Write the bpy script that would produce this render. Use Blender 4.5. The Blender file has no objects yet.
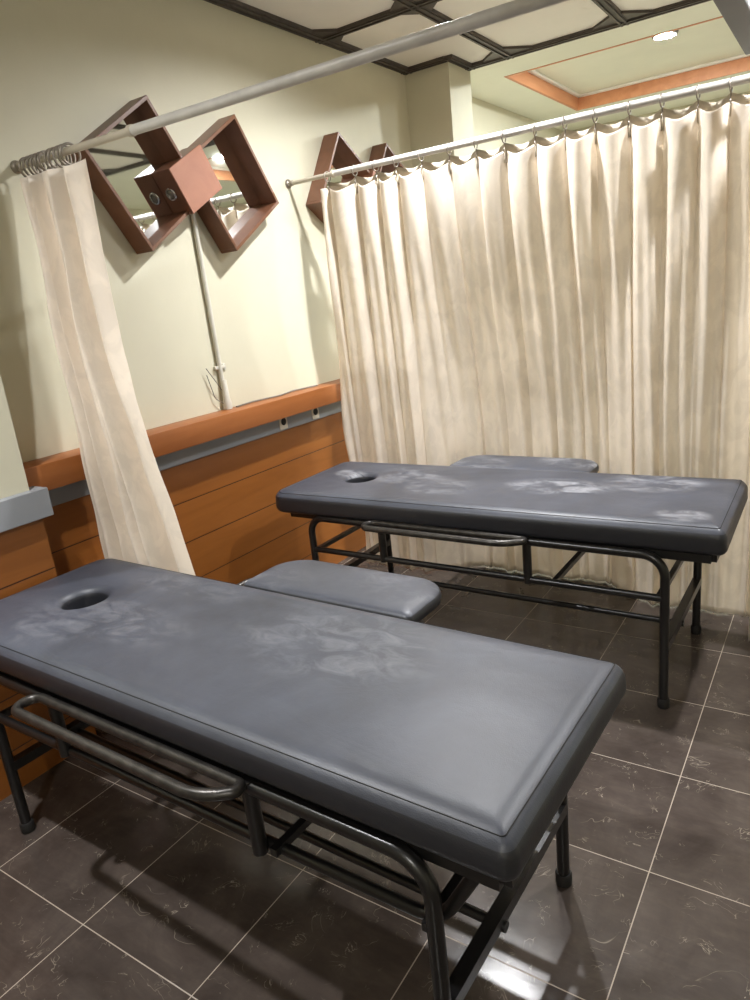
import bpy, bmesh, math, random
from mathutils import Vector, Matrix, noise
PI = math.pi
random.seed(7)
S = bpy.context.scene
COL = S.collection

# ------------------------------------------------------------------ materials
def newmat(name):
    m = bpy.data.materials.new(name); m.use_nodes = True
    nt = m.node_tree
    return m, nt, nt.nodes, nt.links, nt.nodes['Principled BSDF']

def srgb(r, g, b):
    f = lambda c: (c/255/12.92) if c/255 <= .04045 else ((c/255+.055)/1.055)**2.4
    return (f(r), f(g), f(b), 1)

def coords(n):
    return n.new('ShaderNodeTexCoord')

def noise_tex(n, l, vec, scale, detail=4, rough=.55, dist=0):
    t = n.new('ShaderNodeTexNoise'); t.inputs['Scale'].default_value = scale
    t.inputs['Detail'].default_value = detail; t.inputs['Roughness'].default_value = rough
    t.inputs['Distortion'].default_value = dist
    l.new(vec, t.inputs['Vector']); return t

def ramp(n, l, fac, stops):
    r = n.new('ShaderNodeValToRGB')
    while len(r.color_ramp.elements) < len(stops): r.color_ramp.elements.new(.5)
    for e, (p, c) in zip(r.color_ramp.elements, stops):
        e.position = p; e.color = c
    l.new(fac, r.inputs['Fac']); return r

def bump(n, l, h, bsdf, strength, dist=.01):
    b = n.new('ShaderNodeBump'); b.inputs['Strength'].default_value = strength
    b.inputs['Distance'].default_value = dist
    l.new(h, b.inputs['Height']); l.new(b.outputs['Normal'], bsdf.inputs['Normal']); return b

def mapping(n, l, vec, scale=(1, 1, 1), loc=(0, 0, 0), rot=(0, 0, 0)):
    m = n.new('ShaderNodeMapping')
    m.inputs['Scale'].default_value = scale; m.inputs['Location'].default_value = loc
    m.inputs['Rotation'].default_value = rot
    l.new(vec, m.inputs['Vector']); return m.outputs['Vector']

def mathn(n, l, op, a, b=None, c=None):
    m = n.new('ShaderNodeMath'); m.operation = op
    for i, v in enumerate((a, b, c)):
        if v is None: continue
        if isinstance(v, (int, float)): m.inputs[i].default_value = v
        else: l.new(v, m.inputs[i])
    return m.outputs[0]

def simple(name, col, rough=.5, metal=0, var=.08, scale=9, bmp=.05, spec=.5):
    m, nt, n, l, b = newmat(name)
    tc = coords(n)
    t = noise_tex(n, l, tc.outputs['Object'], scale, 5)
    c0 = tuple(x*(1-var) for x in col[:3])+(1,); c1 = tuple(min(1, x*(1+var)) for x in col[:3])+(1,)
    r = ramp(n, l, t.outputs['Fac'], [(.3, c0), (.7, c1)])
    l.new(r.outputs['Color'], b.inputs['Base Color'])
    b.inputs['Roughness'].default_value = rough; b.inputs['Metallic'].default_value = metal
    b.inputs['Specular IOR Level'].default_value = spec
    if bmp: 
        t2 = noise_tex(n, l, tc.outputs['Object'], scale*12, 3)
        bump(n, l, t2.outputs['Fac'], b, bmp, .004)
    return m

def wall_mat(name, col, dirt=True):
    m, nt, n, l, b = newmat(name)
    tc = coords(n)
    t = noise_tex(n, l, tc.outputs['Object'], 1.6, 6, .6)
    c0 = tuple(x*.93 for x in col[:3])+(1,)
    r = ramp(n, l, t.outputs['Fac'], [(.35, c0), (.65, col)])
    out = r.outputs['Color']
    if dirt:
        v = n.new('ShaderNodeTexVoronoi'); v.inputs['Scale'].default_value = 6.5
        l.new(tc.outputs['Object'], v.inputs['Vector'])
        dots = ramp(n, l, v.outputs['Distance'], [(.0, (1, 1, 1, 1)), (.035, (0, 0, 0, 1))])
        t2 = noise_tex(n, l, tc.outputs['Object'], 2.3, 2)
        g = ramp(n, l, t2.outputs['Fac'], [(.56, (0, 0, 0, 1)), (.62, (.45, .45, .45, 1))])
        f = mathn(n, l, 'MULTIPLY', dots.outputs['Color'], g.outputs['Color'])
        mx = n.new('ShaderNodeMixRGB'); l.new(f, mx.inputs['Fac']); l.new(out, mx.inputs['Color1'])
        mx.inputs['Color2'].default_value = srgb(120, 105, 80); out = mx.outputs['Color']
    l.new(out, b.inputs['Base Color'])
    b.inputs['Roughness'].default_value = .62
    t3 = noise_tex(n, l, tc.outputs['Object'], 55, 4)
    bump(n, l, t3.outputs['Fac'], b, .06, .006)
    return m

def wood_mat(name, c_dark, c_light, rough=.42, stretch=(1, .12, 1), sc=14, seams=None):
    """painted / varnished wood, grain along one axis; seams = list of z heights of board joints"""
    m, nt, n, l, b = newmat(name)
    tc = coords(n)
    v = mapping(n, l, tc.outputs['Object'], stretch)
    t = noise_tex(n, l, v, sc, 6, .6, .6)
    r = ramp(n, l, t.outputs['Fac'], [(.3, c_dark), (.7, c_light)])
    out = r.outputs['Color']
    hgt = None
    if seams:
        sep = n.new('ShaderNodeSeparateXYZ'); l.new(tc.outputs['Object'], sep.inputs[0])
        tot = None
        for z in seams:
            d = mathn(n, l, 'ABSOLUTE', mathn(n, l, 'SUBTRACT', sep.outputs['Z'], z))
            k = mathn(n, l, 'LESS_THAN', d, .0022)
            tot = k if tot is None else mathn(n, l, 'MAXIMUM', tot, k)
        mx = n.new('ShaderNodeMixRGB'); l.new(tot, mx.inputs['Fac']); l.new(out, mx.inputs['Color1'])
        mx.inputs['Color2'].default_value = srgb(60, 30, 12); out = mx.outputs['Color']
        hgt = mathn(n, l, 'SUBTRACT', 1, tot)
    l.new(out, b.inputs['Base Color'])
    b.inputs['Roughness'].default_value = rough
    if hgt is not None: bump(n, l, hgt, b, .5, .004)
    else: bump(n, l, t.outputs['Fac'], b, .06, .004)
    return m

def floor_mat():
    m, nt, n, l, b = newmat('glossy_brown_tile')
    tc = coords(n)
    T = .4003
    v = mapping(n, l, tc.outputs['Object'], (1/T, 1/T, 1/T), (1.926/T, -.6957/T, 0))
    sep = n.new('ShaderNodeSeparateXYZ'); l.new(v, sep.inputs[0])
    def edge(s):
        f = mathn(n, l, 'FRACT', s)
        return mathn(n, l, 'MINIMUM', f, mathn(n, l, 'SUBTRACT', 1, f))
    e = mathn(n, l, 'MINIMUM', edge(sep.outputs['X']), edge(sep.outputs['Y']))
    grout = mathn(n, l, 'LESS_THAN', e, .0034)
    fl = n.new('ShaderNodeVectorMath'); fl.operation = 'FLOOR'; l.new(v, fl.inputs[0])
    wn = n.new('ShaderNodeTexWhiteNoise'); wn.noise_dimensions = '3D'
    add0 = n.new('ShaderNodeVectorMath'); add0.operation = 'MULTIPLY'; l.new(fl.outputs[0], add0.inputs[0]); add0.inputs[1].default_value = (1, 1, 0)
    l.new(add0.outputs[0], wn.inputs['Vector'])
    # per tile offset of the marbling
    mul = n.new('ShaderNodeVectorMath'); mul.operation = 'SCALE'; l.new(wn.outputs['Color'], mul.inputs[0]); mul.inputs['Scale'].default_value = 19
    off = n.new('ShaderNodeVectorMath'); off.operation = 'ADD'; l.new(v, off.inputs[0]); l.new(mul.outputs[0], off.inputs[1])
    big = noise_tex(n, l, off.outputs[0], 2.0, 6, .62, .5)
    base = ramp(n, l, big.outputs['Fac'], [(.25, srgb(56, 49, 45)), (.5, srgb(72, 64, 59)), (.78, srgb(90, 81, 75))])
    # streaky brush
    st = mapping(n, l, off.outputs[0], (2.2, 9, 1), rot=(0, 0, .5))
    sn = noise_tex(n, l, st, 2.2, 5, .6, .8)
    stc = ramp(n, l, sn.outputs['Fac'], [(.4, (1, 1, 1, 1)), (.75, (1.18, 1.16, 1.14, 1))])
    mx1 = n.new('ShaderNodeMixRGB'); mx1.blend_type = 'MULTIPLY'; mx1.inputs['Fac'].default_value = 1
    l.new(base.outputs['Color'], mx1.inputs['Color1']); l.new(stc.outputs['Color'], mx1.inputs['Color2'])
    # short pale veins
    def veins(scale, thr, msc, lo, hi):
        nn = noise_tex(n, l, off.outputs[0], scale, 3, .6, 1.6)
        d = mathn(n, l, 'ABSOLUTE', mathn(n, l, 'SUBTRACT', nn.outputs['Fac'], .5))
        k = ramp(n, l, d, [(0, (1, 1, 1, 1)), (thr, (0, 0, 0, 1))])
        mk = noise_tex(n, l, off.outputs[0], msc, 2)
        mr = ramp(n, l, mk.outputs['Fac'], [(lo, (0, 0, 0, 1)), (hi, (1, 1, 1, 1))])
        return mathn(n, l, 'MULTIPLY', k.outputs['Color'], mr.outputs['Color'])
    vv = mathn(n, l, 'MAXIMUM', veins(5, .009, 6, .57, .67), mathn(n, l, 'MULTIPLY', veins(2.2, .005, 4, .55, .65), .8))
    vv = mathn(n, l, 'MULTIPLY', vv, .7)
    mx2 = n.new('ShaderNodeMixRGB'); l.new(vv, mx2.inputs['Fac']); l.new(mx1.outputs['Color'], mx2.inputs['Color1'])
    mx2.inputs['Color2'].default_value = srgb(176, 165, 150)
    mx3 = n.new('ShaderNodeMixRGB'); l.new(grout, mx3.inputs['Fac']); l.new(mx2.outputs['Color'], mx3.inputs['Color1'])
    mx3.inputs['Color2'].default_value = srgb(168, 156, 142)
    l.new(mx3.outputs['Color'], b.inputs['Base Color'])
    rr = ramp(n, l, big.outputs['Fac'], [(.3, (.13, .13, .13, 1)), (.7, (.22, .22, .22, 1))])
    rg = mathn(n, l, 'MAXIMUM', rr.outputs['Color'], mathn(n, l, 'MULTIPLY', grout, .7))
    l.new(rg, b.inputs['Roughness'])
    h = mathn(n, l, 'SUBTRACT', mathn(n, l, 'MULTIPLY', sn.outputs['Fac'], .12), grout)
    bump(n, l, h, b, .25, .003)
    return m

def leather_mat(name, stains):
    """black leatherette; stains = list of (x, y, radius_x, radius_y, amount) dusty marks in the table's own coordinates"""
    m, nt, n, l, b = newmat(name)
    tc = coords(n)
    base = srgb(38, 39, 44)
    tot = None
    sep = n.new('ShaderNodeSeparateXYZ'); l.new(tc.outputs['Object'], sep.inputs[0])
    up = mathn(n, l, 'GREATER_THAN', sep.outputs['Z'], .64)
    sm = noise_tex(n, l, mapping(n, l, tc.outputs['Object'], (6, 11, 4), rot=(0, 0, .25)), 1.6, 7, .68, .9)
    smr = ramp(n, l, sm.outputs['Fac'], [(.44, (0, 0, 0, 1)), (.66, (1, 1, 1, 1))])
    for (x, y, rx, ry, a) in stains:
        dx = mathn(n, l, 'DIVIDE', mathn(n, l, 'SUBTRACT', sep.outputs['X'], x), rx)
        dy = mathn(n, l, 'DIVIDE', mathn(n, l, 'SUBTRACT', sep.outputs['Y'], y), ry)
        d = mathn(n, l, 'SQRT', mathn(n, l, 'ADD', mathn(n, l, 'MULTIPLY', dx, dx), mathn(n, l, 'MULTIPLY', dy, dy)))
        k = mathn(n, l, 'MAXIMUM', mathn(n, l, 'SUBTRACT', 1, d), 0)
        k = mathn(n, l, 'MULTIPLY', mathn(n, l, 'MINIMUM', mathn(n, l, 'MULTIPLY', k, 2.5), 1), a)
        tot = k if tot is None else mathn(n, l, 'MAXIMUM', tot, k)
    f = mathn(n, l, 'MULTIPLY', smr.outputs['Color'], mathn(n, l, 'MULTIPLY', tot, up))
    # faint dust, with the bluish sheen of the lit tops painted into it
    sheen_n = noise_tex(n, l, tc.outputs['Object'], 3.2, 6, .65, .4)
    dust_sheen = ramp(n, l, sheen_n.outputs['Fac'], [(.35, (.1, .1, .1, 1)), (.75, (.24, .24, .24, 1))])
    mx0 = n.new('ShaderNodeMixRGB'); l.new(mathn(n, l, 'MULTIPLY', dust_sheen.outputs['Color'], up), mx0.inputs['Fac'])
    mx0.inputs['Color1'].default_value = base; mx0.inputs['Color2'].default_value = srgb(134, 142, 162)
    mx = n.new('ShaderNodeMixRGB'); l.new(f, mx.inputs['Fac'])
    l.new(mx0.outputs['Color'], mx.inputs['Color1']); mx.inputs['Color2'].default_value = srgb(150, 151, 156)
    l.new(mx.outputs['Color'], b.inputs['Base Color'])
    ro = mathn(n, l, 'ADD', mathn(n, l, 'MULTIPLY', f, .2), .43)
    l.new(ro, b.inputs['Roughness'])
    b.inputs['Specular IOR Level'].default_value = .55
    g = n.new('ShaderNodeTexVoronoi'); g.inputs['Scale'].default_value = 420
    l.new(tc.outputs['Object'], g.inputs['Vector'])
    cr = noise_tex(n, l, tc.outputs['Object'], 9, 4, .6, .5)
    hh = mathn(n, l, 'ADD', mathn(n, l, 'MULTIPLY', g.outputs['Distance'], .12), cr.outputs['Fac'])
    bump(n, l, hh, b, .12, .012)
    return m

def curtain_mat(name, col, trans=.3):
    m, nt, n, l, b = newmat(name)
    tc = coords(n)
    br = noise_tex(n, l, mapping(n, l, tc.outputs['Object'], (1, 1, .55)), 13, 4, .6, 1.2)
    c0 = tuple(x*.93 for x in col[:3])+(1,)
    r = ramp(n, l, br.outputs['Fac'], [(.44, c0), (.56, col)])
    l.new(r.outputs['Color'], b.inputs['Base Color'])
    rr = ramp(n, l, br.outputs['Fac'], [(.44, (.5, .5, .5, 1)), (.56, (.36, .36, .36, 1))])
    l.new(rr.outputs['Color'], b.inputs['Roughness'])
    b.inputs['Sheen Weight'].default_value = .25; b.inputs['Sheen Roughness'].default_value = .4
    wr = noise_tex(n, l, mapping(n, l, tc.outputs['Object'], (1, 1, .35)), 16, 4, .6, .6)
    hh = mathn(n, l, 'ADD', mathn(n, l, 'MULTIPLY', br.outputs['Fac'], .25), wr.outputs['Fac'])
    bp = bump(n, l, hh, b, .14, .012)
    t = n.new('ShaderNodeBsdfTranslucent'); l.new(r.outputs['Color'], t.inputs['Color'])
    l.new(bp.outputs['Normal'], t.inputs['Normal'])
    mx = n.new('ShaderNodeMixShader'); mx.inputs['Fac'].default_value = trans
    l.new(b.outputs['BSDF'], mx.inputs[1]); l.new(t.outputs['BSDF'], mx.inputs[2])
    l.new(mx.outputs[0], n['Material Output'].inputs['Surface'])
    return m

def emit_mat(name, col, s):
    m, nt, n, l, b = newmat(name)
    b.inputs['Base Color'].default_value = (.9, .9, .9, 1)
    b.inputs['Emission Color'].default_value = col; b.inputs['Emission Strength'].default_value = s
    return m

def mirror_mat():
    m, nt, n, l, b = newmat('mirror_glass')
    tc = coords(n)
    t = noise_tex(n, l, tc.outputs['Object'], 5, 3)
    r = ramp(n, l, t.outputs['Fac'], [(.3, (.015, .015, .015, 1)), (.8, (.04, .04, .04, 1))])
    l.new(r.outputs['Color'], b.inputs['Roughness'])
    b.inputs['Base Color'].default_value = (.86, .88, .87, 1); b.inputs['Metallic'].default_value = 1
    return m

M = {}
M['wall'] = wall_mat('cream_plaster', srgb(210, 206, 184))
M['ceil'] = wall_mat('ceiling_white', srgb(238, 235, 229), False)
M['soffit'] = wall_mat('soffit_cream', srgb(236, 237, 222), False)
M['floor'] = floor_mat()
M['ceiltrim'] = simple('dark_ceiling_trim', srgb(72, 64, 58), .5, 0, .2, 20, .05)
M['panel'] = wood_mat('orange_wood_panel', srgb(130, 76, 27), srgb(150, 91, 38), .4, (1, .25, 2), 6, [.68, .5, .32, .14])
M['ledge'] = wood_mat('orange_wood_ledge', srgb(141, 81, 36), srgb(156, 94, 47), .42)
M['tray'] = wood_mat('orange_tray_wood', srgb(196, 132, 92), srgb(212, 150, 108), .5)
M['grey'] = simple('grey_painted_band', srgb(140, 143, 148), .5, 0, .06, 3, .04)
M['frame'] = wood_mat('red_brown_wood', srgb(98, 63, 43), srgb(118, 79, 57), .38, (1, 1, 1), 8)
M['box'] = wood_mat('red_brown_wood_lit', srgb(144, 92, 68), srgb(160, 106, 80), .42, (1, 1, 1), 6)  # paler copy of the frame wood, painted as if lit
M['mirror'] = mirror_mat()
M['chrome'] = simple('chrome', (.7, .7, .7, 1), .2, 1, .05, 5, 0)
M['glass'] = simple('lamp_lens', srgb(120, 118, 110), .25, .4, .1, 30, .05)
M['blacktube'] = simple('black_painted_steel', srgb(24, 23, 23), .3, 0, .25, 14, .06, .6)
M['worntube'] = simple('worn_black_steel', srgb(64, 61, 58), .32, .55, .5, 28, .1, .6)
M['rubber'] = simple('black_rubber', srgb(22, 20, 19), .7, 0, .1, 20, .1)
M['rod'] = simple('brushed_rod', srgb(206, 203, 198), .4, .1, .12, 12, .06)
M['rodthin'] = simple('painted_rod', srgb(196, 188, 172), .5, .15, .08, 10, .05)
M['ring'] = simple('ring_metal', srgb(148, 140, 130), .35, .7, .15, 20, .0)
M['bar'] = simple('dark_grey_steel', srgb(70, 69, 74), .5, .2, .1, 6, .05)
M['lamprim'] = simple('lamp_rim_grey', srgb(120, 118, 114), .5, 0, .04, 8, .02)
M['pvc'] = simple('white_pvc', srgb(205, 202, 190), .45, 0, .05, 8, .03)
M['plastic'] = simple('ivory_plastic', srgb(214, 206, 190), .4, 0, .04, 8, .02)
M['darkhole'] = simple('dark_hole', srgb(20, 18, 16), .8, 0, .05, 8, 0)
M['wire'] = simple('grey_wire', srgb(120, 116, 108), .5, 0, .1, 9, 0)
M['leather_far'] = leather_mat('leather_far', [(.62, .16, .2, .14, .75), (.28, .04, .24, .12, .85), (-.72, .06, .1, .06, .9), (-.42, .08, .22, .15, .5), (.78, -.2, .1, .07, .7), (-.2, -.05, .2, .15, .4)])
M['leather_near'] = leather_mat('leather_near', [(.28, .1, .33, .2, .27), (-.42, -.05, .36, .12, .3), (-.55, -.12, .2, .16, .25), (-.35, .2, .3, .08, .2)])
M['curtain'] = curtain_mat('cream_satin', srgb(246, 238, 226), .45)
M['header'] = curtain_mat('cream_header_tape', srgb(214, 203, 184), .25)
M['curtain_side'] = curtain_mat('cream_damask', srgb(248, 237, 221), .2)

# ------------------------------------------------------------------ mesh helpers
def finish(name, bm, mat, parent=None, sharp=38, smooth=True, mats=None):
    bmesh.ops.recalc_face_normals(bm, faces=bm.faces[:])
    if smooth:
        for f in bm.faces: f.smooth = True
        a = math.radians(sharp)
        for e in bm.edges:
            if len(e.link_faces) == 2 and e.calc_face_angle(0) > a: e.smooth = False
    me = bpy.data.meshes.new(name); bm.to_mesh(me); bm.free()
    for x in (mats or [mat]): me.materials.append(x)
    o = bpy.data.objects.new(name, me); COL.objects.link(o)
    if parent: o.parent = parent
    return o

def tag(o, label, cat, group=None):
    o['label'] = label; o['category'] = cat
    if group: o['group'] = group
    return o

def struct(o):
    o['kind'] = 'structure'; return o

def empty(name, loc, rz=0):
    o = bpy.data.objects.new(name, None); COL.objects.link(o)
    o.location = loc; o.rotation_euler = (0, 0, rz); o.empty_display_size = .1
    return o

def box(bm, x0, x1, y0, y1, z0, z1, bev=0, seg=2, mat=None):
    c = Vector(((x0+x1)/2, (y0+y1)/2, (z0+z1)/2))
    mt = Matrix.Translation(c) @ Matrix.Diagonal((x1-x0, y1-y0, z1-z0, 1))
    if mat is not None: mt = mat @ mt
    r = bmesh.ops.create_cube(bm, size=1, matrix=mt)
    if bev:
        ed = {e for v in r['verts'] for e in v.link_edges}
        bmesh.ops.bevel(bm, geom=list(ed), offset=bev, segments=seg, affect='EDGES', profile=.5)

def fillet(pts, rad, seg=8, closed=False):
    """round the corners of a polyline"""
    P = [Vector(p) for p in pts]; out = []
    N = len(P)
    for i, p in enumerate(P):
        if not closed and i in (0, N-1): out.append(p); continue
        a = P[i-1]; c = P[(i+1) % N]
        r = rad[i] if isinstance(rad, (list, tuple)) else rad
        u = (a-p); v = (c-p); lu, lv = u.length, v.length; u.normalize(); v.normalize()
        ang = u.angle(v)
        if r <= 0 or abs(ang-PI) < .02: out.append(p); continue
        d = min(r/math.tan(ang/2), lu*.48, lv*.48)
        rr = d*math.tan(ang/2)
        s = p+u*d; e = p+v*d
        cen = p+(u+v).normalized()*(rr/math.sin(ang/2))
        a0 = s-cen; a1 = e-cen; th = a0.angle(a1); ax = a0.cross(a1).normalized()
        for k in range(seg+1):
            out.append(cen+Matrix.Rotation(th*k/seg, 3, ax) @ a0)
    return out

def tube(bm, pts, r, n=12, closed=False, caps=True):
    P = [Vector(p) for p in pts]
    Q = [P[0]]
    for p in P[1:]:
        if (p-Q[-1]).length > 1e-5: Q.append(p)
    if closed and (Q[0]-Q[-1]).length < 1e-5: Q.pop()
    P = Q; N = len(P)
    T = []
    for i in range(N):
        if closed: t = P[(i+1) % N]-P[i-1]
        else: t = P[min(i+1, N-1)]-P[max(i-1, 0)]
        T.append(t.normalized())
    up = Vector((0, 0, 1)) if abs(T[0].z) < .9 else Vector((1, 0, 0))
    nrm = (up-T[0]*up.dot(T[0])).normalized()
    rings = []
    for i in range(N):
        if i:
            nrm = (nrm-T[i]*nrm.dot(T[i])).normalized()
        bn = T[i].cross(nrm)
        ri = r[i] if isinstance(r, (list, tuple)) else r
        rings.append([bm.verts.new(P[i]+(nrm*math.cos(2*PI*k/n)+bn*math.sin(2*PI*k/n))*ri) for k in range(n)])
    for i in range(N if closed else N-1):
        a = rings[i]; b = rings[(i+1) % N]
        sh = 0
        if closed and i == N-1:
            sh = min(range(n), key=lambda s: (a[0].co-b[s].co).length)
        for k in range(n):
            bm.faces.new((a[k], a[(k+1) % n], b[(k+1+sh) % n], b[(k+sh) % n]))
    if caps and not closed:
        bm.faces.new(rings[0][::-1]); bm.faces.new(rings[-1])

def cyl(bm, p0, p1, r, n=20, r1=None):
    tube(bm, [p0, p1], [r, r if r1 is None else r1], n)

def bar(bm, p0, p1, w, h, up=(0, 0, 1)):
    """flat rectangular bar from p0 to p1"""
    p0 = Vector(p0); p1 = Vector(p1); t = (p1-p0).normalized(); up = Vector(up)
    u = (up-t*up.dot(t)).normalized(); s = t.cross(u)
    vs = []
    for p in (p0, p1):
        vs.append([bm.verts.new(p+s*(a*w/2)+u*(b*h/2)) for a, b in ((-1, -1), (1, -1), (1, 1), (-1, 1))])
    for k in range(4):
        bm.faces.new((vs[0][k], vs[0][(k+1) % 4], vs[1][(k+1) % 4], vs[1][k]))
    bm.faces.new(vs[0][::-1]); bm.faces.new(vs[1])

def rrect(hx, hy, r, n=10, kx=40, ky=14):
    """rounded rectangle outline, ccw, always the same number of points; r = radius at (+x+y, -x+y, -x-y, +x-y)"""
    if not isinstance(r, (list, tuple)): r = [r]*4
    out = []
    arcs = []
    for k, (sx, sy) in enumerate(((1, 1), (-1, 1), (-1, -1), (1, -1))):
        c = Vector((sx*(hx-r[k]), sy*(hy-r[k])))
        arcs.append([c+Vector((math.cos(t), math.sin(t)))*r[k] for t in [k*PI/2+i/n*PI/2 for i in range(n+1)]])
    for k in range(4):
        out += arcs[k]
        p, q = arcs[k][-1], arcs[(k+1) % 4][0]; m = kx if k % 2 == 0 else ky
        for i in range(1, m): out.append(p.lerp(q, i/m))
    return out

def lathe(bm, prof, n=24, mat=Matrix.Identity(4), cap0=True, cap1=True):
    rings = []
    for (r, z) in prof:
        rings.append([bm.verts.new(mat @ Vector((r*math.cos(2*PI*k/n), r*math.sin(2*PI*k/n), z))) for k in range(n)])
    for a, b in zip(rings, rings[1:]):
        for k in range(n): bm.faces.new((a[k], a[(k+1) % n], b[(k+1) % n], b[k]))
    if cap0: bm.faces.new(rings[0][::-1])
    if cap1: bm.faces.new(rings[-1])

# ------------------------------------------------------------------ room shell
ZC = 2.75
XW = -2.4
Y0, Y1, X1 = -2.6, 7.3, 2.6
bm = bmesh.new(); box(bm, XW-.12, X1+.12, Y0-.12, Y1+.12, -.12, 0); struct(finish('floor', bm, M['floor']))
bm = bmesh.new(); box(bm, XW-.12, XW, Y0-.12, Y1+.12, 0, 3.1); struct(finish('wall_left', bm, M['wall']))
bm = bmesh.new(); box(bm, X1, X1+.12, Y0-.12, Y1+.12, 0, 3.1); struct(finish('wall_right', bm, M['wall']))
bm = bmesh.new(); box(bm, XW, X1, Y1, Y1+.12, 0, 3.1); struct(finish('wall_back', bm, M['wall']))
bm = bmesh.new(); box(bm, XW, X1, Y0-.12, Y0, 0, 3.1); struct(finish('wall_front', bm, M['wall']))
# main ceiling over the treatment bay
YB = 4.56
bm = bmesh.new(); box(bm, XW, X1, Y0, YB, ZC, ZC+.12); struct(finish('ceiling', bm, M['ceil']))
# next bay: same height, with a recessed tray
TX0, TX1, TY0, TY1, TZ = -2.035, .75, 4.965, 6.5, 2.855
bm = bmesh.new()
box(bm, XW, X1, YB, TY0, ZC, ZC+.3); box(bm, XW, X1, TY1, Y1, ZC, ZC+.3)
box(bm, XW, TX0, TY0, TY1, ZC, ZC+.3); box(bm, TX1, X1, TY0, TY1, ZC, ZC+.3)
box(bm, TX0, TX1, TY0, TY1, TZ, ZC+.3)
struct(finish('ceiling_recess', bm, M['soffit']))
# orange wooden lining of the tray and the pale moulding above it
bm = bmesh.new()
t = .02
box(bm, TX0, TX0+t, TY0, TY1, ZC-.003, TZ-.012); box(bm, TX1-t, TX1, TY0, TY1, ZC-.003, TZ-.012)
box(bm, TX0+t, TX1-t, TY1-t, TY1, ZC-.003, TZ-.012); box(bm, TX0+t, TX1-t, TY0, TY0+t, ZC-.003, TZ-.012)
struct(finish('trim_1', bm, M['tray']))
bm = bmesh.new()
for (a, b, c, d) in ((TX0+t, TX0+t+.03, TY0+t, TY1-t), (TX1-t-.03, TX1-t, TY0+t, TY1-t), (TX0+t, TX1-t, TY1-t-.03, TY1-t), (TX0+t, TX1-t, TY0+t, TY0+t+.03)):
    box(bm, a, b, c, d, TZ-.02, TZ, .004, 1)
struct(finish('trim_2', bm, M['ceil']))

# dark lattice on the ceiling
bm = bmesh.new()
h = .016; w = .058
def strip(x0, y0, x1, y1, w):
    d = Vector((x1-x0, y1-y0, 0)).normalized(); s = Vector((-d.y, d.x, 0))
    a = Vector((x0, y0, ZC-h/2)); b = Vector((x1, y1, ZC-h/2))
    bar(bm, a, b, w, h)
    for o in (-w*.27, w*.27):
        bar(bm, a+s*o-Vector((0, 0, h*.7)), b+s*o-Vector((0, 0, h*.7)), w*.2, h*.5)
XS = [-1.82, -1.15, -.48, .19, .86, 1.53, 2.2]
YS = [3.39, 2.22, 1.05, -.12, -1.29, -2.46]
strip(XW+.03, Y0, XW+.03, 4.28, .06)
strip(XW, 4.28-.03, -2.1, 4.28-.03, .055)
strip(-2.1+.025, 4.23, -2.1+.025, YB, .05)
strip(-2.1, YB-.03, X1, YB-.03, .06)
for x in XS: strip(x, Y0, x, YB, w)
for y in YS: strip(XW, y, X1, y, w)
def tri(ps):
    top = [bm.verts.new((x, y, ZC)) for x, y in ps]; bot = [bm.verts.new((x, y, ZC-h*.9)) for x, y in ps]
    bm.faces.new(top); bm.faces.new(bot[::-1])
    for k in range(len(ps)):
        bm.faces.new((top[k], top[(k+1) % len(ps)], bot[(k+1) % len(ps)], bot[k]))
q = .18
for x in XS:
    tri([(x-q, YB-.04), (x+q, YB-.04), (x, YB-.04-q)])
    for y in YS: tri([(x-q*.8, y), (x, y-q*.8), (x+q*.8, y), (x, y+q*.8)])
for y in YS: tri([(XW, y-q), (XW, y+q), (XW+q, y)])
struct(finish('trim_3', bm, M['ceiltrim']))

# pilaster in the far corner of the left wall
bm = bmesh.new(); box(bm, XW, -2.1, 4.28, 4.58, 0, ZC); struct(finish('wall_left_pilaster', bm, M['wall']))
# projecting pier at the near end of the left wall
bm = bmesh.new(); box(bm, XW, -2.225, Y0, 1.222, 0, ZC); struct(finish('wall_left_pier', bm, M['wall']))
bm = bmesh.new(); box(bm, XW, -2.212, Y0, 1.236, 0, .87); struct(finish('trim_4', bm, M['panel']))
bm = bmesh.new(); box(bm, XW, -2.19, Y0, 1.266, .862, .958, .002, 1); struct(finish('trim_5', bm, M['grey']))
# wainscot, grey band and ledge along the left wall
bm = bmesh.new(); box(bm, XW, -2.365, 1.236, 4.28, 0, .85); struct(finish('trim_6', bm, M['panel']))
bm = bmesh.new(); box(bm, XW, -2.35, 1.266, 4.28, .848, .926, .002, 1); struct(finish('trim_7', bm, M['grey']))
bm = bmesh.new(); box(bm, XW, -2.272, 1.222, 4.28, .926, 1.02, .003, 2)
tag(finish('wooden_ledge', bm, M['ledge']), 'long orange-brown wooden ledge along the cream left wall above the wood panelling', 'ledge')

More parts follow.
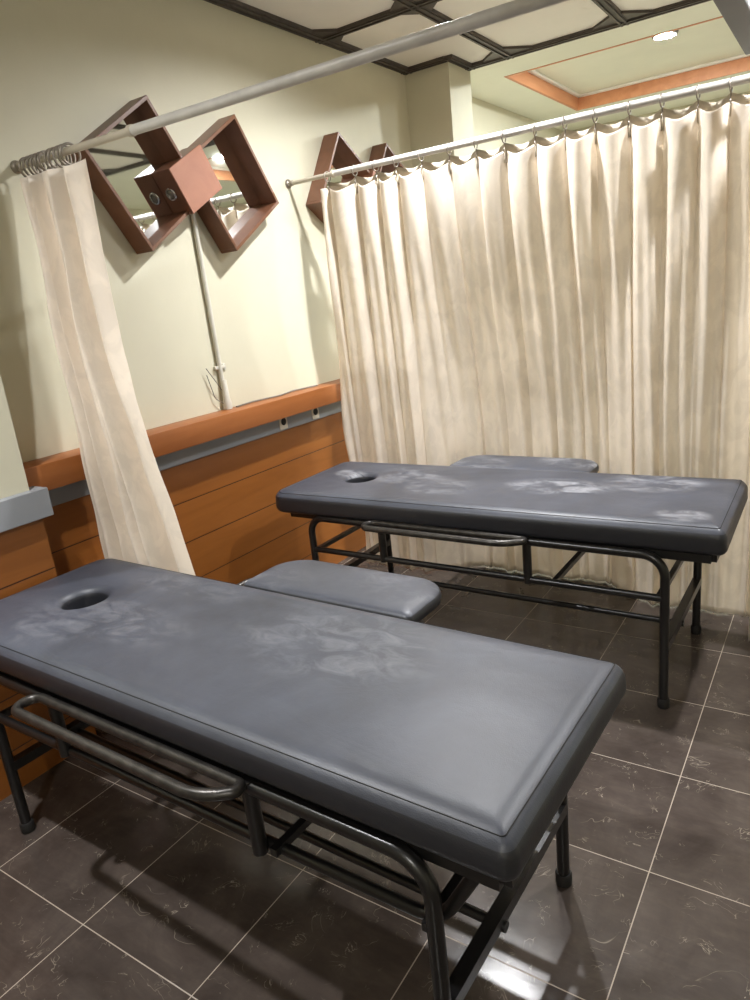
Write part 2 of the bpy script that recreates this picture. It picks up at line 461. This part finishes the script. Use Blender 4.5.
# ------------------------------------------------------------------ massage tables
ZT = .664           # top of the upholstery
def mattress(root, mat, L, W, hole, x0, zb=.578, turn=0):
    hx, hy = L/2, W/2
    RC = [.028, .075, .075, .028]
    outline = lambda ins: rrect(hx-ins, hy-ins, [max(q-ins, .006+.1*q) for q in RC], 8, 60, 20)
    base = outline(0)
    n = len(base)
    cen = Vector(hole)
    bm = bmesh.new()
    # hole angle matched to the outline
    ang = [math.atan2(p.y-cen.y, p.x-cen.x) for p in base]
    def hring(r, z): return [(cen.x+math.cos(a)*r, cen.y+math.sin(a)*r*1.0, z) for a in ang]
    def oring(ins, z): return [(p.x, p.y, z) for p in outline(ins)]
    R = .066
    rings = []
    rings.append(hring(R-.002, .579)); rings.append(hring(R, .6)); rings.append(hring(R, .628))
    for k in range(1, 6):                           # rounded rim of the hole
        a = k/5*PI/2; rings.append(hring(R+.024*(1-math.cos(a)), .628+.0275*math.sin(a)))
    inner = hring(R+.026, .6555); outer = oring(.055, ZT)
    K = 26
    for k in range(1, K):
        s = (k/K)**1.35
        rr = []
        for (a, b) in zip(inner, outer):
            x = a[0]+(b[0]-a[0])*s; y = a[1]+(b[1]-a[1])*s
            z = ZT
            d = math.hypot(x-cen.x, y-cen.y)
            z -= .0085*math.exp(-((d-R)/.06)**2)       # sagging around the hole
            z -= .004*math.exp(-((x-.1)/.5)**2-((y)/.2)**2)
            z += .0022*noise.noise(Vector((x*5, y*7, 1.3)))+.0012*noise.noise(Vector((x*14, y*17, 4.1)))
            rr.append((x, y, z))
        rings.append(rr)
    ex, ez = .055, .042                              # soft roll over the edge
    for k in range(0, 9):
        a = k/8*PI/2
        rings.append(oring(ex*(1-math.sin(a)), ZT-ez*(1-math.cos(a))))
    for z, ins in ((zb+.024, -.0015), (zb+.016, 0), (zb+.008, .005), (zb+.003, .012), (zb, .03)): rings.append(oring(ins, z))
    V = [[bm.verts.new(c) for c in r] for r in rings]
    for a, b in zip(V, V[1:]):
        for i in range(n): bm.faces.new((a[i], a[(i+1) % n], b[(i+1) % n], b[i]))
    a, b = V[-1], V[0]                               # underside
    for i in range(n): bm.faces.new((a[i], a[(i+1) % n], b[(i+1) % n], b[i]))
    o = finish('mattress', bm, mat, root, 60)
    o.location = (x0, 0, 0); o.rotation_euler = (0, 0, turn)
    # stitched seam round the top edge
    bm = bmesh.new()
    tube(bm, [(p.x, p.y, ZT-.0084) for p in outline(.0215)], .0011, 6, closed=True)
    s = finish('seam_piping', bm, M['rubber'], o)
    # board that closes the underside
    bm = bmesh.new(); box(bm, -hx+.03, hx-.03, -hy+.03, hy-.03, .5685, .5785)
    finish('base_board', bm, M['rubber'], root).location = (x0, 0, 0)
    return o

def pad(root, mat, x0, x1, y0, y1):
    base = rrect((x1-x0)/2, (y1-y0)/2, [.11, .11, .02, .02], 12, 20, 8)
    n = len(base); nor = []
    for i in range(n):
        d = base[(i+1) % n]-base[i-1]; nor.append(Vector((d.y, -d.x)).normalized())
    bm = bmesh.new(); rings = []
    zt, zb = .65, .604
    for ins, z in ((.03, zb), (.008, zb+.002), (.001, zb+.01), (0, zb+.02), (0, zt-.022), (.003, zt-.012), (.01, zt-.005), (.022, zt-.001), (.05, zt+.001), (.09, zt+.002)):
        rings.append([bm.verts.new((p.x*(1-ins/((x1-x0)/2)), p.y*(1-ins/((y1-y0)/2)), z)) for p in base])
    for a, b in zip(rings, rings[1:]):
        for i in range(n): bm.faces.new((a[i], a[(i+1) % n], b[(i+1) % n], b[i]))
    bm.faces.new(rings[0][::-1]); bm.faces.new(rings[-1])
    o = finish('armrest_pad', bm, mat, root, 60)
    o.location = ((x0+x1)/2, (y0+y1)/2, 0)
    return o

def massage_table(loc, yaw, mat, label, mx, curved_rail, pad_x, zb=.578, turn=0, le=0):
    root = empty('massage_table', (loc[0], loc[1], 0), yaw)
    tag(root, label, 'massage table', 'black massage tables')
    mattress(root, mat, 1.855, .605, (-.64, .02), mx, zb, turn)
    pad(root, mat, pad_x[0], pad_x[1], .312, .56)
    lx, ly, r, zr, zl = .738, .291, .0155, .556, .405
    # top frame: flat bars under the board
    bm = bmesh.new()
    fx0, fx1, fy = -.84+mx, .89+mx, .262
    for y in (-fy, fy): bar(bm, (fx0, y, .5545), (fx1, y, .5545), .03, .028)
    for x in (fx0, -.3, .3, fx1): bar(bm, (x, -fy, .5545), (x, fy, .5545), .03, .026)
    finish('top_frame', bm, M['blacktube'], root)
    # legs with their bent shoulders, one mesh each
    for sx in (-1, 1):
        for sy in (-1, 1):
            bm = bmesh.new()
            tube(bm, fillet([(sx*lx*.72, sy*ly, zr-.002), (sx*lx, sy*ly, zr-.002), (sx*lx, sy*ly, .012)], .075, 10), r, 14)
            lg = finish('leg', bm, M['blacktube'], root)
            bm = bmesh.new()
            lathe(bm, [(.019, 0), (.0205, .004), (.0205, .03), (.018, .034)], 18, Matrix.Translation((sx*lx, sy*ly, 0)))
            finish('foot_cap', bm, M['rubber'], lg)
    for sy in (-1, 1):                               # straight top rails between the shoulders
        bm = bmesh.new(); cyl(bm, (-lx*.72, sy*ly, zr-.002), (lx*.72, sy*ly, zr-.002), r, 14)
        finish('side_rail', bm, M['blacktube'], root)
    # lower rails
    for sy in (-1, 1):
        bm = bmesh.new()
        if curved_rail and sy < 0:
            pts = fillet([(-lx, sy*ly+.0, zl), (lx-.01, sy*ly+.034, zl-.01), (lx+.075, sy*ly+.034, zr-.01)], [0, .09, 0], 10)
        else:
            pts = [(-lx, sy*ly, zl), (lx, sy*ly, zl)]
        tube(bm, pts, .0125, 12)
        finish('lower_rail', bm, M['blacktube'], root)
    for x in (-lx+.02, .36, lx-.02):                 # cross bars between the lower rails
        bm = bmesh.new(); bar(bm, (x, -ly, zl), (x, ly, zl), .018, .018)
        finish('cross_bar', bm, M['blacktube'], root)
    for sx in (-1, 1):                               # low end bars tying the legs together
        bm = bmesh.new(); bar(bm, (sx*lx, -ly, .23), (sx*lx, ly, .23), .03, .03)
        finish('end_bar', bm, M['blacktube'], root)
    bm = bmesh.new(); cyl(bm, (-lx-.015, -.07, .215), (lx+.02, -.07, .215), .0115, 12)
    finish('centre_stretcher', bm, M['blacktube'], root)
    # armrest carriers: a bent tube loop and two posts on each long side
    for sy, out in ((-1, .375), (1, .48)):
        bm = bmesh.new()
        z = .566; i0 = ly+.016
        loop = [(-.385+mx, sy*i0, z), (-.385+mx, sy*out, z), (.30+le+mx, sy*out, z), (.385+le+mx, sy*i0, z)]
        if sy > 0: loop = loop[::-1]
        tube(bm, fillet(loop, [.03, .032, .16, .015] if sy < 0 else [.015, .16, .032, .03], 9, closed=True), .0125, 12, closed=True)
        finish('armrest_loop', bm, M['worntube'], root)
        for x in (-.345, .355+le):
            bm = bmesh.new(); cyl(bm, (x+mx, sy*ly, zl-.012), (x+mx, sy*ly, z+.005), .016, 14)
            finish('armrest_post', bm, M['blacktube'], root)
    return root

massage_table((-1.247, 1.1), math.radians(-1.6), M['leather_near'], 'black massage table in the foreground, its face hole towards the pier at the left edge', -.032, True, (-.29, .335))
massage_table((-1.179, 2.54), math.radians(-.6), M['leather_far'], 'black massage table in front of the wide cream curtain, with pale dusty marks', -.02, False, (-.375, .3), .566, math.radians(1.1), -.07)

# ------------------------------------------------------------------ curtain rods and curtains
ROD_Y, ROD_Z = 3.0, 2.03
FR_Y, FR_Z = 1.55, 1.996
def smooth(a, b, x):
    t = max(0, min(1, (x-a)/(b-a))); return t*t*(3-2*t)

rod = empty('curtain_rod', (XW, ROD_Y, ROD_Z)); tag(rod, 'grey metal rod across the room carrying the wide cream curtain', 'curtain rod')
def rod_parts(root, x_thin, x_end, r_thin, r_thick, thin_mat):
    bm = bmesh.new(); cyl(bm, (.004, 0, 0), (x_thin-XW+.05, 0, 0), r_thin, 20); finish('inner_tube', bm, thin_mat, root)
    bm = bmesh.new(); cyl(bm, (x_thin-XW, 0, 0), (x_end-XW, 0, 0), r_thick, 24)
    o = finish('outer_tube', bm, M['rod'], root)
    bm = bmesh.new(); lathe(bm, [(r_thin+.001, 0), (r_thick*1.16, .002), (r_thick*1.16, .016), (r_thick*1.0, .018)], 24, Matrix.Translation((x_thin-XW-.006, 0, 0)) @ Matrix.Rotation(PI/2, 4, 'Y'))
    finish('end_collar', bm, M['rodthin'], o)
    bm = bmesh.new(); lathe(bm, [(.022, 0), (.022, .005), (.018, .012), (r_thin*1.25, .014), (r_thin*1.25, .032), (r_thin, .033)], 24, Matrix.Rotation(PI/2, 4, 'Y'))
    finish('wall_flange', bm, M['ring'], root)
rod_parts(rod, -2.12, .62, .0105, .0145, M['rodthin'])
frod = empty('curtain_rod', (XW, FR_Y, FR_Z)); tag(frod, 'pale telescopic rod over the foreground table, crossing in front of the diamond mirror', 'curtain rod')
frod.rotation_euler = (0, .0105, 0)
rod_parts(frod, -1.8, .62, .0115, .0142, M['rodthin'])

# dark steel bar overhead that ties the rods together
sb = empty('support_bar', (-.318, 2.92, 2.085)); tag(sb, 'dark grey steel bar overhead at the top right above the curtain rods', 'bar')
bm = bmesh.new(); box(bm, -.034, .034, Y0-2.92+.001, 0, 0, .065, .006, 2); finish('beam', bm, M['bar'], sb)
for y, z in ((ROD_Y-2.92, ROD_Z-2.085), (FR_Y-2.92, FR_Z-.023-2.085)):
    bm = bmesh.new(); lathe(bm, [(.0165, -.01), (.0195, -.01), (.0195, .01), (.0165, .01), (.0165, -.01)], 24, Matrix.Translation((.05, y, z)) @ Matrix.Rotation(PI/2, 4, 'Y'), False, False)
    bar(bm, (.05, y, z+.02), (.05, y, .03) if y < -.5 else (.05, -.03, .03), .02, .008, (0, 1, 0)) 
    bar(bm, (.03, y if y < -.5 else -.03, .03), (.06, y if y < -.5 else -.03, .03), .022, .022)
    finish('rod_clamp', bm, M['bar'], sb)

hooks = [-2.153, -1.994, -1.875, -1.767, -1.636, -1.497, -1.37, -1.243, -1.11, -.987, -.87, -.743, -.627, -.506, -.401]
while hooks[-1] < .5: hooks.append(hooks[-1]+.122)
CX0, CX1 = -2.21, hooks[-1]+.03
knots = [CX0]+hooks+[CX1]
rnd = random.Random(3)
famp = [rnd.uniform(.75, 1.25) for _ in knots]; fpos = [rnd.uniform(-.2, .2) for _ in knots]; fph = [rnd.uniform(0, 6.28) for _ in knots]
def back_curtain():
    root = empty('curtain', (-.8, ROD_Y, 0)); tag(root, 'wide cream satin curtain hanging from the rod behind the far massage table', 'curtain')
    bm = bmesh.new(); cols = []
    NZ = 84
    us = []
    for k in range(len(knots)-1):
        m = 26 if 0 < k < len(knots)-2 else 8
        for i in range(m): us.append((k, i/m))
    us.append((len(knots)-2, 1.0))
    hd = bmesh.new(); hcols = []
    for k, f in us:
        x0 = knots[k]+(knots[k+1]-knots[k])*f
        edge = k == 0 or k == len(knots)-2
        col = []
        for j in range(NZ+1):
            v = (j/NZ)
            v = v**1.25
            top = ROD_Z-.058-(0 if edge else .026*math.sin(PI*f)**1.3)
            z = top+(.006-top)*v
            a = famp[k]
            # pinch at the rings opening into soft pleats below
            g = abs(math.sin(PI*f))
            bulge = (.05*g**.8*a)*(1-.55*smooth(.0, .35, v))
            dr = .6*math.sin(fph[k]+1.5*v)*smooth(.1, .8, v)
            sec = .006*math.sin(2*PI*2*f+fph[k]+dr)*smooth(.03, .25, v)*(1 if not edge else .3)
            low = .012*math.sin(2*PI*f*1+fph[k]*.5+dr*1.5)*smooth(.2, .7, v)
            big = .012*math.sin(x0*5.1+1.2+v)*smooth(.3, 1, v)+.006*math.sin(x0*11+2*v)
            fine = .003*noise.noise(Vector((x0*16, v*2.2, 2.2)))*smooth(.02, .2, v)+.004*noise.noise(Vector((x0*7, v*5, 7.7)))
            y = -(bulge+sec+low+big+fine)+.018
            # pushed back by the armrest pad behind the table
            px = smooth(-1.86, -1.55, x0)*(1-smooth(-.93, -.66, x0))
            y += .16*px*smooth(2.0, .66, z)
            y += .02*smooth(1.2, 0, z)
            x = x0+.02*math.sin(fph[k]+3*v)*smooth(.15, .8, v)*(0 if edge else math.sin(PI*f))
            if k == 0: x += (1-f)*(.012*math.sin(z*5)-.014*smooth(1.95, 1.2, z)+.015*smooth(.9, .3, z)); y += (1-f)*.02*math.sin(z*7)
            col.append(bm.verts.new((x+.8, y, z)))
        cols.append(col)
        hc = []
        if not edge or True:
            for j in range(4):
                v = j/3
                zt = ROD_Z-.03-(.014*math.sin(PI*f) if not edge else .03)
                z = zt-.075*v
                y = (.022 if edge else .004+.034*abs(math.sin(PI*f))**.8)
                hc.append(hd.verts.new((x0+.8, y, z)))
            hcols.append(hc)
    for B, C in ((bm, cols), (hd, hcols)):
        for a, b in zip(C, C[1:]):
            for i in range(len(a)-1): B.faces.new((a[i], b[i], b[i+1], a[i+1]))
    p = finish('panel', bm, M['curtain'], root, 80)
    md = p.modifiers.new('cloth', 'SOLIDIFY'); md.thickness = .0016; md.offset = 0
    q = finish('header_tape', hd, M['header'], root, 80)
    md = q.modifiers.new('cloth', 'SOLIDIFY'); md.thickness = .0016; md.offset = 0
back_curtain()

def ring_mesh(R, r, hook=True):
    bm = bmesh.new()
    tube(bm, [(0, R*math.cos(a), R*math.sin(a)-0.0) for a in [2*PI*i/28 for i in range(28)]], r, 8, closed=True)
    me = bpy.data.meshes.new('curtain_ring')
    if hook:
        tube(bm, fillet([(0, 0, -R-.001), (0, .006, -R-.014), (0, -.006, -R-.026), (0, .0, -R-.036)], .005, 4), r*.75, 6)
    for f in bm.faces: f.smooth = True
    bmesh.ops.recalc_face_normals(bm, faces=bm.faces[:])
    bm.to_mesh(me); bm.free(); me.materials.append(M['ring']); return me
rm = ring_mesh(.0225, .0028)
for x in hooks:
    o = bpy.data.objects.new('curtain_ring', rm); COL.objects.link(o)
    o.location = (x, ROD_Y, ROD_Z-.0075); o.rotation_euler = (0, 0, rnd.uniform(-.12, .12))
    tag(o, 'small metal ring spaced along the rod of the wide cream curtain', 'curtain ring', 'rings of the wide curtain')
rm2 = ring_mesh(.031, .0042, True)
for i in range(11):
    o = bpy.data.objects.new('curtain_ring', rm2); COL.objects.link(o)
    o.location = (-2.335+i*.0225+(.012 if i > 5 else 0), FR_Y, FR_Z-.0145); o.rotation_euler = (0, rnd.uniform(-.08, .08), rnd.uniform(-.18, .18))
    tag(o, 'thick grey ring in the tight bunch at the wall end of the pale rod', 'curtain ring', 'rings of the gathered curtain')

def side_curtain():
    bm = bmesh.new(); cols = []
    NU, NZ, F = 260, 70, 5.2
    r2 = random.Random(11)
    ph = [r2.uniform(0, 6.28) for _ in range(6)]
    for i in range(NU+1):
        u = i/NU; col = []
        for j in range(NZ+1):
            v = j/NZ
            z = 1.948+(.05-1.948)*v
            xl = -2.35+.03*smooth(.0, .15, v)+.055*smooth(.1, .5, v)
            xr = -2.062+.05*smooth(0, .4, v)+.12*smooth(.25, .62, v)+.12*smooth(.5, .95, v)
            xc = xl+(xr-xl)*u
            yc = FR_Y-.045*smooth(0, .5, v)
            A = .046+.014*smooth(0, .3, v)
            th = 2*PI*F*u+.5*math.sin(3*v+ph[0])+.7*math.sin(2*PI*u+2.5*v+ph[1])*smooth(0, .5, v)
            hd = smooth(.045, .0, v)
            y = yc+A*math.sin(th)*(.72+.28*math.sin(2*PI*u*1.7+ph[2]+1.2*v))-.025*math.sin(PI*u)
            y += .008*noise.noise(Vector((u*8, v*7, 3.3)))+.004*noise.noise(Vector((u*20, v*16, 8.3)))
            x = xc+.016*math.cos(th*.5+ph[3])*math.sin(PI*u)+.012*noise.noise(Vector((u*6, v*5, 9.1)))*math.sin(PI*u)
            if u > .93 and v < .06: z += .012*(u-.93)/.07
            col.append(bm.verts.new((x, y, z+.006*math.sin(th))))
        cols.append(col)
    for a, b in zip(cols, cols[1:]):
        for j in range(NZ): bm.faces.new((a[j], b[j], b[j+1], a[j+1]))
    o = finish('curtain', bm, M['curtain_side'], None, 80)
    md = o.modifiers.new('cloth', 'SOLIDIFY'); md.thickness = .0018; md.offset = 0
    tag(o, 'narrow gathered cream curtain bunched against the left wall beside the foreground table', 'curtain')
side_curtain()

def end_curtain():
    bm = bmesh.new(); cols = []
    for i in range(181):
        u = i/180; col = []
        for j in range(41):
            v = j/40; z = 2.081-2.05*v
            th = 2*PI*7*u+.6*math.sin(2.5*v+1)
            y = 2.75+.17*u+.008*math.sin(5*v+9*u)
            x = -.2+(.03+.012*smooth(0, .4, v))*math.sin(th)+.008*noise.noise(Vector((u*9, v*6, 1.1)))
            col.append(bm.verts.new((x, y, z)))
        cols.append(col)
    for a, b in zip(cols, cols[1:]):
        for j in range(40): bm.faces.new((a[j], b[j], b[j+1], a[j+1]))
    o = finish('curtain', bm, M['curtain_side'], None, 80)
    md = o.modifiers.new('cloth', 'SOLIDIFY'); md.thickness = .0018; md.offset = 0
    tag(o, 'cream curtain gathered at the far end of the steel bar, at the right edge', 'curtain')
end_curtain()

# partition curtain of the next bay, behind the wide curtain
def partition():
    bm = bmesh.new(); cols = []
    for i in range(201):
        y = 3.22+i*.0085; col = []
        for j in range(12):
            z = 2.09-2.04*j/11
            col.append(bm.verts.new((-.33+.03*math.sin(y*46)+.01*math.sin(y*17+z), y, z)))
        cols.append(col)
    for a, b in zip(cols, cols[1:]):
        for j in range(11): bm.faces.new((a[j], b[j], b[j+1], a[j+1]))
    o = finish('curtain', bm, M['curtain'], None, 80)
    md = o.modifiers.new('cloth', 'SOLIDIFY'); md.thickness = .002; md.offset = 0
    tag(o, 'cream partition curtain of the next bay, hidden behind the wide curtain', 'curtain')
    bm = bmesh.new(); cyl(bm, (-.33, 3.13, 2.11), (-.33, 5.2, 2.11), .012, 16)
    tag(finish('curtain_rod', bm, M['rod']), 'grey rod of the partition curtain in the next bay', 'curtain rod')

# ------------------------------------------------------------------ mirror units on the left wall
def mirror_unit(dy, label, sg=1, k_=1.0):
    cy, cz = 2.037+dy, 1.992
    SG = sg
    root = empty('wall_mirror', (XW, cy, cz)); tag(root, label, 'mirror', 'double diamond mirrors')
    a = math.radians(33)*sg
    # frame local axes in the wall plane: u = upper right, v = upper left
    def basis(py, pz, ang):
        c, s = math.cos(ang), math.sin(ang)
        return Matrix(((1, 0, 0, 0), (0, c, -s, py), (0, s, c, pz), (0, 0, 0, 1)))
    D = .1; th = .014
    su, sv = (.199*k_, .209*k_) if sg > 0 else (.209*k_, .199*k_)
    for k, (py, pz) in enumerate(((0, 0), (.476, -.004))):
        mt = basis(py, pz, a if k == 0 else a-.01*sg)
        bm = bmesh.new()
        box(bm, .002, D, -su, su, -sv, -sv+th, .0012, 1, mt); box(bm, .002, D, -su, su, sv-th, sv, .0012, 1, mt)
        box(bm, .002, D, -su, -su+th, -sv+th, sv-th, .0012, 1, mt); box(bm, .002, D, su-th, su, -sv+th, sv-th, .0012, 1, mt)
        finish('frame', bm, M['frame'], root, 30)
        bm = bmesh.new(); box(bm, .002, .012, -su+th, su-th, -sv+th, sv-th, 0, 1, mt)
        finish('mirror_glass', bm, M['mirror'], root, 30)
    mt = basis(.224 if sg > 0 else .252, -.006, math.radians(29.5)*sg)
    bm = bmesh.new(); hu, hv = .11, .094
    box(bm, .0125, .117, -hu, hu, -hv, hv, .002, 1, mt)
    b = finish('lamp_box', bm, M['frame'], root, 30)
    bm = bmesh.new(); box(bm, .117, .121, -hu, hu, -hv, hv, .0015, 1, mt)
    finish('lit_front', bm, M['box'], b, 30)  # box front, its lit look put into the paler wood colour
    for s in (-1,):
        for t_ in (.062,):
            c = mt @ Vector((t_, -hu, .0)); d = (mt.to_3x3() @ Vector((0, -1, 0)))
            rot = d.to_track_quat('Z', 'Y').to_matrix().to_4x4(); rot.translation = c
            bm = bmesh.new(); lathe(bm, [(.026, -.001), (.0265, .004), (.024, .0075), (.0195, .008), (.018, .004), (.017, .001)], 28, rot, True, False)
            sp = finish('spotlight', bm, M['chrome'], b)
            bm = bmesh.new(); lathe(bm, [(.0172, .0015), (.012, .0042), (.004, .0055)], 24, rot)
            finish('lens', bm, M['glass'], sp)
    return root
mirror_unit(0, 'double diamond mirror in brown frames above the ledge, fully in view')
mirror_unit(1.383, 'double diamond mirror partly hidden by the top left corner of the wide curtain', -1, 1.06)

# conduit below the mirror, and its loose wires
cd = empty('conduit', (XW, 2.31, 1.02)); tag(cd, 'thin white conduit running down the wall from the mirror to the ledge', 'conduit')
bm = bmesh.new(); cyl(bm, (.014, .012, .06), (.014, 0, .86), .0105, 16); finish('pipe', bm, M['pvc'], cd)
bm = bmesh.new(); lathe(bm, [(.021, .001), (.021, .03), (.016, .05), (.013, .13), (.0115, .135)], 20, Matrix.Translation((.022, .012, 0))); finish('socket_base', bm, M['pvc'], cd)
bm = bmesh.new(); box(bm, .001, .018, -.02, .044, .185, .2, .003, 2); box(bm, .001, .008, .034, .056, .178, .207, .002, 1); finish('clip', bm, M['pvc'], cd)
for pts in ([(.02, -.005, .09), (.03, -.04, .13), (.02, -.08, .20)], [(.02, -.01, .03), (.015, -.05, .06), (.012, -.075, .17)]):
    bm = bmesh.new(); tube(bm, fillet(pts, .04, 6), .002, 6); finish('loose_wire', bm, M['wire'], cd)
bm = bmesh.new(); tube(bm, fillet([(-2.36, 2.36, 1.0245), (-2.38, 2.5, 1.0245), (-2.35, 2.66, 1.0245), (-2.385, 2.8, 1.0245), (-2.36, 2.98, 1.0245)], .08, 8), .0035, 8)
tag(finish('cable', bm, M['wire']), 'thin grey cable lying along the back of the wooden ledge', 'cable')
# two sockets on the grey band
for y, lab in ((2.653, 'small ivory wall socket on the grey band, the one farther from the wide curtain'), (2.917, 'small ivory wall socket on the grey band, the one nearest the wide curtain')):
    s = empty('wall_socket', (-2.35, y, .888)); tag(s, lab, 'socket', 'sockets on the grey band')
    bm = bmesh.new(); box(bm, 0, .006, -.03, .03, -.033, .033, .003, 2); finish('cover_plate', bm, M['plastic'], s)
    bm = bmesh.new(); lathe(bm, [(.019, .0055), (.019, .0075), (.016, .0078)], 24, Matrix.Translation((0, 0, .006)) @ Matrix.Rotation(PI/2, 4, 'Y')); finish('socket_well', bm, M['darkhole'], s)

# ------------------------------------------------------------------ lamps
def downlight(x, y, r, power, col, label, z=ZC, dome=1, can=0):
    root = empty('ceiling_lamp', (x, y, z)); tag(root, label, 'lamp')
    bm = bmesh.new(); lathe(bm, [(r, -.012), (r*.9, -.012-.004*dome), (r*.5, -.012-.01*dome), (.004, -.012-.012*dome)], 32, cap0=False)
    finish('lamp_lens', bm, emit_mat('lamp_glow', col, power/(PI*PI*r*r)), root, 80)
    bm = bmesh.new()
    lathe(bm, [(r*1.01, -.006), (r*1.03, -.016-can), (r*1.15, -.018-can), (r*1.3, -.01-can*.9), (r*1.34, 0)], 32, cap0=False, cap1=False)
    finish('lamp_rim', bm, M['lamprim'], root)
downlight(-1.4, 2.76, .045, 66, (.98, .985, 1, 1), 'round lamp on the ceiling above the wide curtain, out of the frame', can=.018)
downlight(-1.68, .42, .038, 54, (.98, .985, 1, 1), 'round lamp on the ceiling above the head of the foreground table, out of the frame', can=.03)
downlight(.16, 2.74, .045, 62, (.98, .985, 1, 1), 'round lamp on the ceiling above the gathered curtain at the right, out of the frame', can=.01)
downlight(.6, -1.9, .07, 48, (1, .97, .92, 1), 'round lamp on the ceiling behind the viewer')
downlight(-1.115, 5.4, .06, 75, (.95, 1, 1, 1), 'glowing white lamp in the recessed ceiling tray at the top right', TZ, .8)
downlight(.28, 5.38, .06, 90, (.95, 1, 1, 1), 'second lamp in the recessed ceiling tray, right of the dark steel bar', TZ, .8)
partition()

w = bpy.data.worlds.new('world'); S.world = w; w.use_nodes = True
bg = w.node_tree.nodes['Background']; bg.inputs['Color'].default_value = (.8, .85, 1, 1); bg.inputs['Strength'].default_value = .025

# ------------------------------------------------------------------ camera
yaw, pitch, roll, F = .6061, .2841, -.1078, 702.0
f = Vector((-math.sin(yaw)*math.cos(pitch), math.cos(yaw)*math.cos(pitch), -math.sin(pitch)))
r = Vector((math.cos(yaw), math.sin(yaw), 0)); u = r.cross(f)
r2 = math.cos(roll)*r+math.sin(roll)*u; u2 = -math.sin(roll)*r+math.cos(roll)*u
cam = bpy.data.cameras.new('camera'); co = bpy.data.objects.new('camera', cam); COL.objects.link(co)
mt = Matrix((r2, u2, -f)).transposed().to_4x4(); mt.translation = Vector((0, 0, 1.46))
co.matrix_world = mt
cam.sensor_fit = 'HORIZONTAL'; cam.sensor_width = 36; cam.lens = F/750*36
cam.clip_start = .05
S.camera = co
S.view_settings.view_transform = 'Standard'; S.view_settings.look = 'None'
S.view_settings.gamma = 1; S.view_settings.use_curve_mapping = False
S.view_settings.exposure = .2
S.cycles.use_denoising = True
S.cycles.max_bounces = 10; S.cycles.diffuse_bounces = 6
